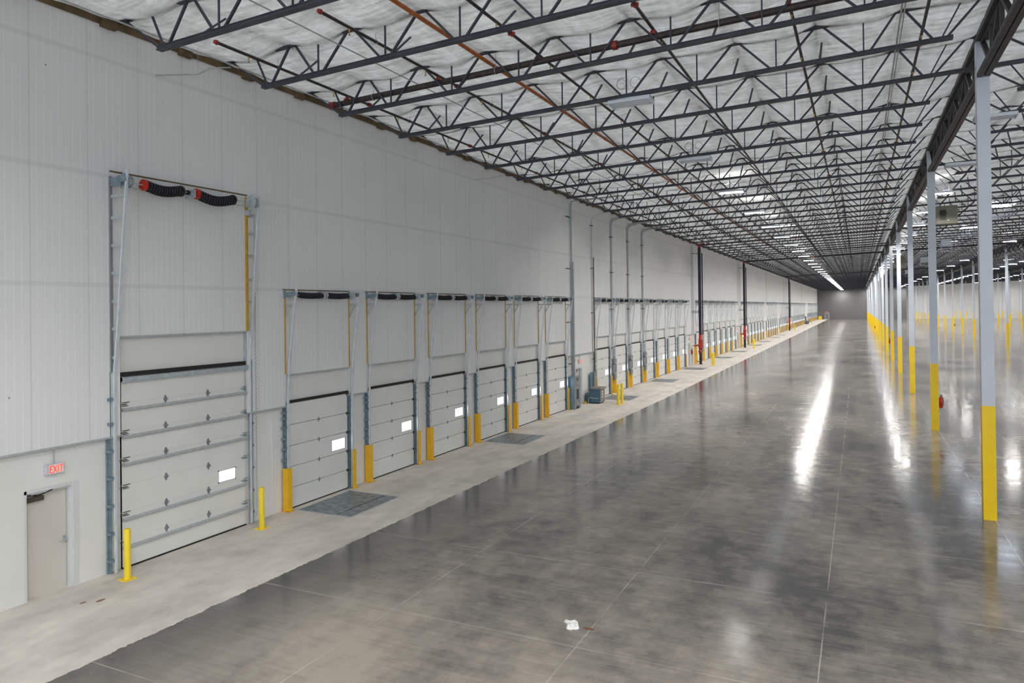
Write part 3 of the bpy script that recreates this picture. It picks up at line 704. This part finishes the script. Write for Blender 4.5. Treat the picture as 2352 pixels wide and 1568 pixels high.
for d_ in DM:
    for q_, (n_, me) in enumerate(DM[d_]):
        if n_ == 'mounting_angle':
            m2 = me.copy(); m2.materials[0] = M['conduit']; MAG[me.name] = m2
GN = ['in the nearest run of six', 'in the second run of dock doors', 'in the run past the first red riser', 'in the run past the second red riser'] + ['in the %s run of dock doors' % ordw(q) for q in range(4, 12)]
def guard_mesh(side):
    mb = MB().box(.235, 0, .0, .25, .17, 1.25)
    if side > 0: mb.box(.04, 0, 0, .234, .014, 1.25); mb.box(.0, -.04, 0, .30, .02, .012); mb.box(.2, -.05, 0, .31, .2, .012)
    else: mb.box(.04, .156, 0, .234, .17, 1.25); mb.box(.2, -.02, 0, .31, .22, .012)
    for z in (.3, .95): mb.tube([(.25, .05, z), (.258, .05, z)], .014, 6)
    return mb.mesh('track_guard', M['amber'])
GL, GR = guard_mesh(1), guard_mesh(-1)
LV = MB(); LV.box(.33, .32, 0, 2.22, 2.66, .006); 
lvp = LV.mesh('deck_plate', M['plate']); lvl = MB().box(1.72, .34, .006, 1.74, 2.64, .010).mesh('lip_hinge', M['dark'])
lvf = MB().box(.28, .26, 0, 2.28, .32, .004).box(2.22, .32, 0, 2.28, 2.66, .004).box(.28, 2.66, 0, 2.28, 2.72, .004).mesh('frame_angle', M['conduit'])
tot = 0
for (g, i, y) in docks:
    e = empty('dock_door', (0, y, 0)); det = 2 if g < 2 else 1
    where = GN[g]
    lab = 'white dock door with small lit window, %s %s' % (ordw(i), where)
    tag(e, lab, 'dock door', 'dock doors along the left wall')
    par = None
    for n_, me in DM[det]:
        if g > 0 and me.name in MAG: me = MAG[me.name]
        if n_ in ('window_frame', 'window_pane', 'hinge') and par: inst(n_, me, par)
        else:
            o = inst(n_, me, e)
            if n_ == 'door_panel': par = o
    for s, dy, me in (('left', 0, GL), ('right', 2.96, GR)):
        lab = 'amber track guard %s of the %s door %s' % (s, ordw(i), where)
        o = tag(inst('track_guard', me, None, (0, y + dy, 0)), lab, 'guard', 'yellow track guards beside the dock doors')
    if tot % 3 == 0 and g < 5:
        lab = 'grey steel dock leveler plate set in the floor, %s from the camera' % ordw(tot // 3)
        q = tag(empty('dock_leveler', (0, y, 0)), lab, 'dock leveler', 'dock levelers in the floor')
        inst('deck_plate', lvp, q); inst('lip_hinge', lvl, q); inst('frame_angle', lvf, q)
    tot += 1

# ------------------------------------------------------------------ hinged doors in the wall
for i, (a, b_) in enumerate(MAND):
    W = b_ - a
    lf = MB().box(-.19, .06, .012, -.145, W - .05, 2.13).box(-.2, .04, 0, -.13, W - .03, .012)
    o = lf.build('door_%d' % (i + 1), M['mandoor'], None, (0, a, 0)); tag(o, kind='structure')
    f = MB(); 
    f.prism([(-.2, W - .05), (.0, W - .05), (.012, W - .045), (.012, W + .07), (.0, W + .07), (.0, W), (-.2, W)], 'z', 0, 2.24)
    f.prism([(-.12, W - .10), (-.05, W - .10), (-.05, W - .05), (-.12, W - .05)], 'z', 0, 2.2)
    f.prism([(-.2, 0), (.0, 0), (0, .05), (-.2, .05)], 'z', 0, 2.24); f.box(-.2, 0, 2.17, 0, W, 2.239); f.box(-.12, .05, 2.12, -.06, W - .05, 2.17)
    f.build('door_frame', M['frame'], o)
    if i < 3:
        MB().box(-.145, .08, 1.97, -.075, .44, 2.06).build('door_closer', M['brown'], o)
        MB().bar((-.10, .26, 2.06), (-.05, .6, 2.15), .02, .02).bar((-.10, .26, 2.10), (-.05, .10, 2.13), .025, .025).tube([(-.10, .28, 2.05), (-.10, .28, 2.12)], .025, 8).build('closer_arm', M['dark'], o)
    MB().tube([(-.145, W - .15, 1.02), (-.08, W - .15, 1.02)], .03, 10).bar((-.085, W - .15, 1.02), (-.08, W - .28, 1.0), .02, .02).box(-.147, W - .18, .96, -.14, W - .12, 1.10).build('door_handle', M['conduit'], o)
def exit_sign(y, z, lab, text=True):
    e = tag(empty('exit_sign', (.0, y, z)), lab, 'exit sign', 'exit signs')
    MB().box(.02, -.05, -.10, .10, .31, .10).build('housing', M['exitbox'], e)
    MB().box(.0, .08, -.04, .02, .18, .04).build('mount', M['exitbox'], e)
    MB().tube([(.06, .12, .10), (.06, .12, 3.02 - z)], .012, 6).build('conduit', M['conduit'], e)
    MB().box(.10, .0, -.09, .104, .30, .09).build('face_plate', M['label'], e)
    L = MB(); h, s = .075, .018
    def bx(y0, z0, y1, z1): L.box(.104, y0, z0, .109, y1, z1)
    x = .012
    bx(x, -h, x + s, h); bx(x, h - s, x + .06, h); bx(x, -s / 2, x + .052, s / 2); bx(x, -h, x + .06, -h + s)          # E
    x = .080
    for a, b_ in (((x, -h), (x + .07, h)), ((x, h), (x + .07, -h))):
        (ya, za), (yb, zb_) = a, b_
        L.add([(.104, ya - s / 2 + .004, za), (.104, ya + s / 2 + .006, za), (.104, yb + s / 2 + .006, zb_), (.104, yb - s / 2 + .004, zb_), (.109, ya - s / 2 + .004, za), (.109, ya + s / 2 + .006, za), (.109, yb + s / 2 + .006, zb_), (.109, yb - s / 2 + .004, zb_)],
              [(0, 1, 2, 3), (4, 5, 6, 7), (0, 1, 5, 4), (1, 2, 6, 5), (2, 3, 7, 6), (3, 0, 4, 7)])       # X
    x = .178; bx(x, -h, x + s, h)                                                                                           # I
    x = .212; bx(x, h - s, x + .075, h); bx(x + .0285, -h, x + .0285 + s, h)                                               # T
    L.build('letters', M['exitred'], e)
exit_sign(9.13, 2.60, 'red EXIT sign above the door beside the tall overhead door')
exit_sign(40.4, 2.62, 'small red exit sign above the door behind the electrical cabinet')
exit_sign(71.5, 2.62, 'small red exit sign before the first red riser')
exit_sign(103.0, 2.62, 'small red exit sign before the second red riser')
e = exit_sign

# ------------------------------------------------------------------ bollards
def bollard(x, y, lab, h=1.10, r=.072, base=True):
    e = tag(empty('bollard', (x, y, 0)), lab, 'bollard', 'yellow bollards')
    MB().tube([(0, 0, .012), (0, 0, h - .02), (0, 0, h), (0, 0, h + .004)], [r, r, r * .9, .01], 20).build('post', M['yellow'], e)
    if base:
        MB().box(-.14, -.14, 0, .14, .14, .014).build('base_plate', M['yellow'], e)
        q = MB()
        for a in (-.1, .1):
            for b_ in (-.1, .1): q.tube([(a, b_, .014), (a, b_, .035)], .014, 6)
        q.build('anchor_bolts', M['yellow'], e)
bollard(.72, 10.42, 'yellow steel bollard at the left foot of the tall overhead door')
bollard(.70, 14.36, 'yellow steel bollard at the right foot of the tall overhead door')
for y, nm in ((41.25, 'standing before the transformer'), (72.0, 'standing beside the first red riser'), (102.6, 'standing beside the second red riser')):
    bollard(2.2, y + .0, 'nearer of the twin yellow bollards ' + nm, 1.22, .085)
    bollard(2.2, y + .75, 'farther of the twin yellow bollards ' + nm, 1.22, .085)
bollard(2.1, 174.1, 'single yellow bollard beside the third red riser', 1.3, .09)
bollard(2.1, 239.1, 'single yellow bollard beside the far electrical cabinet', 1.3, .09)
e = tag(empty('bollard', (1.4, 309.0, 0)), 'stout yellow post in the far corner at the end of the dock wall', 'bollard', 'yellow bollards')
MB().box(-.6, -.5, 0, .6, .5, 1.35).tube([(0, 0, 1.35), (0, 0, 1.5)], .3, 10).build('post', M['yellow'], e)

# ------------------------------------------------------------------ electrical gear
def cabinet(y, lab):
    e = tag(empty('electrical_cabinet', (.04, y, 0)), lab, 'electrical cabinet')
    MB().box(0, 0, 0, .48, .95, 1.86, 0).build('enclosure', M['panelblue'], e)
    MB().box(.48, .0, .03, .50, .95, 1.86).build('front_panel', M['panelgrey'], e)
    MB().box(.50, .30, .55, .515, .62, 1.16).build('breaker_door', M['slate'], e)
    q = MB()
    for k in range(5): q.box(.515, .34, .60 + k * .11, .53, .57, .67 + k * .11)
    q.build('breaker_rows', M['dark'], e)
    MB().box(.50, .36, 1.62, .512, .56, 1.78).build('meter_window', M['brown'], e)
    q = MB()
    for z in (1.45, 1.15, .3): q.box(.50, .42, z, .515, .5, z + .06)
    q.build('label_plate', M['label'], e)
    MB().box(.50, .25, .04, .51, .65, .16).build('vent_grille', M['dark'], e)
cabinet(38.35, 'blue-grey electrical cabinet against the wall after the first six dock doors')
e = tag(empty('wireway', (0, 0, 0)), 'bundle of grey conduits rising from the tall electrical cabinet to the roof', 'conduit', 'vertical conduit bundles')
for k in range(3): MB().tube([(.14 + .09 * k, 38.95, 1.86), (.14 + .09 * k, 38.95, 8.5)], .045, 8).build('conduit', M['conduit'], e)
for k in range(2): MB().tube([(.17 + .06 * k, 38.95, 8.5), (.17 + .06 * k, 38.95, 11.85), (.22 + .06 * k, 38.95, 12.0), (.5, 38.95, 12.05), (3.2, 38.9, 12.1)], .03, 6).build('conduit', M['conduit'], e)
MB().tube([(.13, 39.25, 9.0), (.13, 39.25, 11.3)], .014, 6).build('conduit', M['yellow_wood'], e)
for z in (2.6, 5.0, 8.1, 11.1): MB().box(.11, 38.3, z - .02, .16, 39.3, z + .02).build('strut_bracket', M['dark'], e)
# panelboard and transformer
e = tag(empty('panelboard', (.0, 42.08, 0)), 'grey wall-mounted panelboard behind the transformer', 'electrical cabinet')
MB().box(.13, .0, .5, .2, .14, 1.80).box(.13, .2, .5, .22, .32, 1.80).build('wireway', M['panelblue'], e)
MB().box(.11, .34, .4, .30, .86, 1.80).build('enclosure', M['taupe'], e)
MB().box(.30, .56, 1.45, .31, .62, 1.51).build('label_plate', M['label'], e)
e = tag(empty('transformer', (.45, 41.25, 0)), 'slate blue floor transformer with overhanging lid beside the wall', 'transformer')
MB().box(.0, .0, .06, .62, .82, .88).build('casing', M['slate'], e)
MB().box(.62, .0, .10, .632, .82, .88).build('front_face', M['taupe'], e)
MB().prism([(-.06, .88), (.72, .88), (.74, .91), (.66, .97), (0, .97), (-.08, .91)], 'y', -.06, .88).build('lid', M['taupe'], e)
for k in range(3): MB().box(.632, .30, .34 + k * .16, .64, .48, .44 + k * .16).build('label_plate', M['label'], e)
MB().box(.05, .05, 0, .55, .2, .06).box(.05, .6, 0, .55, .77, .06).build('foot', M['dark'], e)
MB().box(-.35, .1, .0, -.02, .5, .62).build('junction_box', M['slate'], e)
MB().tube([(-.1, -.12, .05), (-.1, -.12, .3), (.05, -.1, .38), (.2, -.06, .33), (.45, -.04, .32), (.5, .0, .34)], .022, 6).build('cable', M['galv'], e)
e = tag(empty('floor_drain_valve', (.1, 41.0, 0)), 'small yellow and black valve at the wall foot behind the cabinet', 'valve')
MB().box(0, 0, 0, .16, .22, .06).tube([(.08, .1, .06), (.08, .1, .16)], .05, 8).build('body', M['amber'], e)
MB().tube([(.08, .1, .16), (.08, .1, .2)], .07, 8).build('handwheel', M['dark'], e)
e = tag(empty('conduit', (.0, 42.75, 0)), 'pair of thin conduits rising from the panelboard to a high bend', 'conduit', 'vertical conduit bundles')
MB().tube([(.15, -.1, 1.8), (.15, -.1, 11.3), (.2, .05, 11.55), (.4, .8, 11.8), (.9, 2.6, 12.2)], .02, 6).build('pipe', M['conduit'], e)
MB().tube([(.15, -.2, 1.8), (.15, -.2, 9.6)], .014, 6).build('pipe', M['conduit'], e)
MB().tube([(.17, .16, 1.8), (.17, .16, 9.0)], .03, 6).build('pipe', M['ledger'], e)
for z in (2.6, 5.5, 8.3, 11.0): MB().box(.11, -.3, z - .02, .16, .2, z + .02).build('strut_bracket', M['dark'], e)
for i, y in enumerate((46.59, 50.45, 54.31)):
    e = tag(empty('conduit_bundle', (0, y, 0)), 'four-pipe grey conduit bundle rising past the dock door springs, %s of three' % ordw(i), 'conduit', 'vertical conduit bundles')
    for k in range(4): MB().tube([(.17 + .0 * k, -.10 + .065 * k, 2.35), (.17, -.10 + .065 * k, 11.6 - .06 * k), (.25, -.10 + .065 * k, 11.85 - .06 * k), (1.0, -.3, 11.95 - .05 * k), (2.2, -.4, 12.0 - .04 * k)], .026, 6).build('conduit', M['conduit'], e)
    for z in (3.1, 5.7, 8.2, 10.6): MB().box(.11, -.3, z - .02, .2, .3, z + .02).build('strut_bracket', M['dark'], e)
    e = tag(empty('disconnect_box', (.16, y, 0)), 'grey disconnect boxes on the wall between dock doors, %s of three' % ordw(i), 'electrical box', 'disconnect boxes between dock doors')
    MB().box(.0, -.26, 2.05, .2, .26, 2.35).build('wireway', M['panelgrey'], e)
    MB().box(.0, -.30, 1.35, .2, -.02, 1.98).build('switch_box', M['panelgrey'], e)
    MB().box(.0, .06, 1.40, .2, .26, 2.0).build('switch_box', M['panelgrey'], e)
    MB().box(.0, -.12, .92, .18, .08, 1.33).build('switch_box', M['panelgrey'], e)
    MB().box(.0, .14, .98, .18, .30, 1.33).build('switch_box', M['panelgrey'], e)
e = tag(empty('electrical_cabinet', (.1, 239.2, 0)), 'dark cabinet with a squat transformer far along the dock wall', 'electrical cabinet')
MB().box(0, 0, 0, .5, 1.0, 2.4).build('enclosure', M['panelgrey'], e); MB().box(.55, -.6, 0, 1.2, .6, 1.0).build('transformer', M['slate'], e)

# ------------------------------------------------------------------ fire risers
def riser(x, y, lab, k):
    e = tag(empty('fire_riser', (x, y, 0)), lab, 'fire riser', 'fire sprinkler risers')
    MB().tube([(0, 0, 3.0), (0, 0, 11.75)], .15, 16).build('riser_pipe', M['riser'], e)
    MB().tube([(.24, .1, 3.0), (.24, .1, 11.2)], .06, 8).build('drain_pipe', M['riser'], e)
    MB().tube([(0, 0, 11.4), (0, 0, 11.95), (.08, 0, 12.05), (.55, -.3, 12.07)], .135, 14).build('elbow', M['red'], e)
    MB().tube([(0, 0, 8.9), (0, 0, 9.0)], .135, 14).build('coupling', M['redpaint'], e)
    MB().tube([(0, 0, 3.0), (0, 0, 2.6), (0, 0, 2.55), (0, 0, 2.2), (0, 0, 1.75), (0, 0, 1.55)], [.16, .16, .20, .20, .22, .18], 16).build('alarm_valve', M['red'], e)
    MB().tube([(0, 0, 1.6), (0, 0, 1.5), (0, 0, 1.1), (0, 0, 1.0)], [.2, .15, .15, .2], 14).build('gate_body', M['riser'], e)
    MB().tube([(-.02, -.16, 1.35), (.04, -.5, 1.25)], [.17, .15], 14).build('gate_bonnet', M['redpaint'], e)
    MB().tube([(.02, .16, 1.45), (.12, .42, 1.3)], [.15, .11], 12).build('test_valve', M['panelgrey'], e)
    MB().tube([(0, 0, 0), (0, 0, 1.0)], .13, 14).tube([(0, 0, .5), (0, 0, .56)], .2, 14).tube([(0, 0, 0), (0, 0, .04)], .2, 14).build('floor_spool', M['riser'], e)
    MB().tube([(0, 0, 1.95), (-.3, -.45, 1.92), (-.42, -.9, 1.9)], [.09, .09, .05], 10).build('branch_pipe', M['redpaint'], e)
    MB().tube([(-.42, -.9, 1.9), (-.46, -1.5, 1.92)], .03, 8).build('hose_valve', M['dark'], e)
    MB().tube([(-.45, -.55, 1.6), (-.45, -.55, .35)], .04, 8).tube([(-.45, -.3, 1.4), (-.45, -.3, .3)], .04, 8).tube([(-.45, -.55, .35), (0, -.1, .3)], .04, 8).build('trim_pipe', M['brown'], e)
    MB().box(-.5, -.62, .1, -.3, -.28, 2.0).build('yellow_frame', M['amber'], e)
    MB().tube([(.1, .25, 2.35), (.14, .4, 2.35)], .09, 12).tube([(.1, -.25, 2.4), (.14, -.38, 2.4)], .06, 10).build('pressure_gauge', M['brown'], e)
    for z in (11.15, 5.35, 5.2): MB().bar((-x + .1, -.75, z), (.1, .25, z), .05, .05).build('strut_bracket', M['dark'], e)
riser(.80, 73.2, 'black pipe riser with red valve body, nearest of three along the dock wall', 0)
riser(.80, 104.4, 'black pipe riser with red valve body, middle of three along the dock wall', 1)
riser(.80, 176.5, 'thin distant black riser with red valves, farthest of three', 2)
for i, y in enumerate((72.5, 73.2, 102.8, 105.2, 137.5, 170.5, 227)):
    e = tag(empty('wall_pipe', (.16, y - .2, 0)), 'thin grey vertical pipe on the dock wall liner, %s beyond the conduit bundles' % ordw(i), 'pipe', 'thin vertical wall pipes')
    MB().tube([(0, 0, 3.1 if i < 2 else 6.5), (0, 0, 12.0)], .022, 6).build('pipe', M['conduit'], e)
    MB().box(-.05, -.05, 9, .02, .05, 9.04).build('clip', M['conduit'], e)

# ------------------------------------------------------------------ fire extinguishers
def extinguisher(x, y, z, lab):
    e = tag(empty('fire_extinguisher', (x, y, z)), lab, 'fire extinguisher', 'fire extinguishers')
    MB().tube([(0, 0, 0), (0, 0, .02), (0, 0, .42), (0, 0, .48), (0, 0, .51)], [.06, .075, .075, .05, .02], 14).build('cylinder', M['red'], e)
    MB().box(-.02, -.02, .50, .02, .02, .56).bar((0, 0, .56), (.06, -.1, .60), .02, .02).build('valve_handle', M['dark'], e)
    MB().tube([(0, -.02, .54), (.07, -.06, .5), (.1, -.05, .3), (.085, -.02, .12)], .012, 6).build('hose', M['dark'], e)
extinguisher(18.55, 38.18, 1.02, 'red fire extinguisher on the second column of the front row')
extinguisher(18.55, Y0 + 5 * BAY, 1.02, 'small red fire extinguisher on the sixth column of the front row')
extinguisher(18.08, Y0 + 9 * BAY, 1.02, 'tiny dark fire extinguisher on a far column of the front row')
extinguisher(33.26, Y0 + 10 * BAY, 1.02, 'tiny dark fire extinguisher on a far column of the second row')
extinguisher(.078, 72.45, 1.0, 'red fire extinguisher hung left of the nearest fire riser')

# ------------------------------------------------------------------ heaters and ventilation units
def heater(x, y, z, s, lab):
    e = tag(empty('unit_heater', (x, y, z)), lab, 'unit heater', 'unit heaters')
    MB().box(-.62 * s, -.4 * s, -.6 * s, .62 * s, .4 * s, .6 * s).build('casing', M['olive'], e)
    q = MB()
    for k in range(8): q.box(-.4 * s, -.43 * s, (-.35 + k * .09) * s, -.05 * s, -.40 * s, (-.31 + k * .09) * s)
    q.build('louvres', M['dark'], e)
    MB().tube([(-.22 * s, -.4 * s, .12 * s), (-.22 * s, -.5 * s, .12 * s)], .2 * s, 14).build('fan_guard', M['dark'], e)
    MB().box(.05 * s, -.41 * s, -.42 * s, .12 * s, -.40 * s, -.34 * s).build('label_plate', M['label'], e)
    for a in (-.5, .5): MB().tube([(a * s, 0, .6 * s), (a * s, 0, 12.3 - z)], .012, 5).build('hanger_rod', M['galv'], e)
heater(20.05, 50.37, 11.15, .9, 'olive grey unit heater hung right of the second column')
heater(20.2, 108.28, 11.4, 1.05, 'small olive grey unit heater hung far behind the third column')
for j, (x, y, z) in enumerate(((23.5, 86.95, 11.95), (23.7, 117.43, 11.95), (24.0, 160.1, 11.9))):
    e = tag(empty('ventilation_unit', (x, y, z)), 'pale blue louvred ventilation unit under the roof, %s from the camera' % ordw(j), 'ventilation unit', 'ventilation units')
    MB().box(-.48, -.4, -.2, .48, .4, .65).build('casing', M['paleblue'], e)
    q = MB()
    for k in range(4): q.box(-.44, -.43, -.12 + k * .19, .44, -.4, -.02 + k * .19)
    q.build('louvres', M['label'], e)
    q = MB().bar((-.48, -.4, -.2), (-.5, -.4, -.7), .05).bar((.48, -.4, -.2), (.5, -.4, -.7), .05).bar((-.5, -.4, -.7), (.5, -.4, -.7), .05)
    q.build('frame', M['galv'], e)

# ------------------------------------------------------------------ litter and far door
pv = [(-.19, .06), (-.12, .10), (-.05, .11), (.0, .15), (.06, .14), (.10, .06), (.15, -.03), (.17, -.10), (.13, -.15), (.08, -.16), (.05, -.20), (-.02, -.20), (-.06, -.15), (-.04, -.08), (-.02, -.02), (-.08, .0)]
mb = MB(); n = len(pv); cen = (.05, -.02)
lay = []
for s, z in ((1, .002), (.8, .05), (.45, .03), (.2, .055)):
    lay.append([(cen[0] + (a - cen[0]) * s, cen[1] + (b_ - cen[1]) * s, z + .018 * sin(i * 2.7 + s * 9)*(s<1)) for i, (a, b_) in enumerate(pv)])
vs_ = [q for g in lay for q in g] + [(cen[0], cen[1], .03)]
fs = [(r_ * n + i, r_ * n + (i + 1) % n, (r_ + 1) * n + (i + 1) % n, (r_ + 1) * n + i) for r_ in range(3) for i in range(n)] + [(3 * n + i, 3 * n + (i + 1) % n, 4 * n) for i in range(n)]
mb.add(vs_, fs); tag(mb.build('crumpled_paper', M['paper'], None, (10.40, 12.28, .001)), 'crumpled white paper scrap lying on the polished floor', 'paper')
o = MB().box(3.0, YE - .12, 0, 4.3, YE - .001, 2.5).build('door_7', M['panelgrey']); tag(o, kind='structure')
MB().box(2.85, YE - .16, 0, 3.0, YE, 2.6).box(4.3, YE - .16, 0, 4.45, YE, 2.6).box(2.85, YE - .16, 2.5, 4.45, YE, 2.65).build('door_frame', M['frame'], o)
o = MB().box(3.4, YE - .1, 2.85, 3.8, YE - .001, 3.15).build('exit_sign', M['exitred']); tag(o, 'tiny red exit sign over the far wall door', 'exit sign', 'exit signs')
for i, x in enumerate((37.5, 60.0)):
    o = MB().box(x, YE + 5.5, 0, x + 1.3, YE + 5.6, 2.4).build('door_%d' % (8 + i), M['winframe']); tag(o, kind='structure')
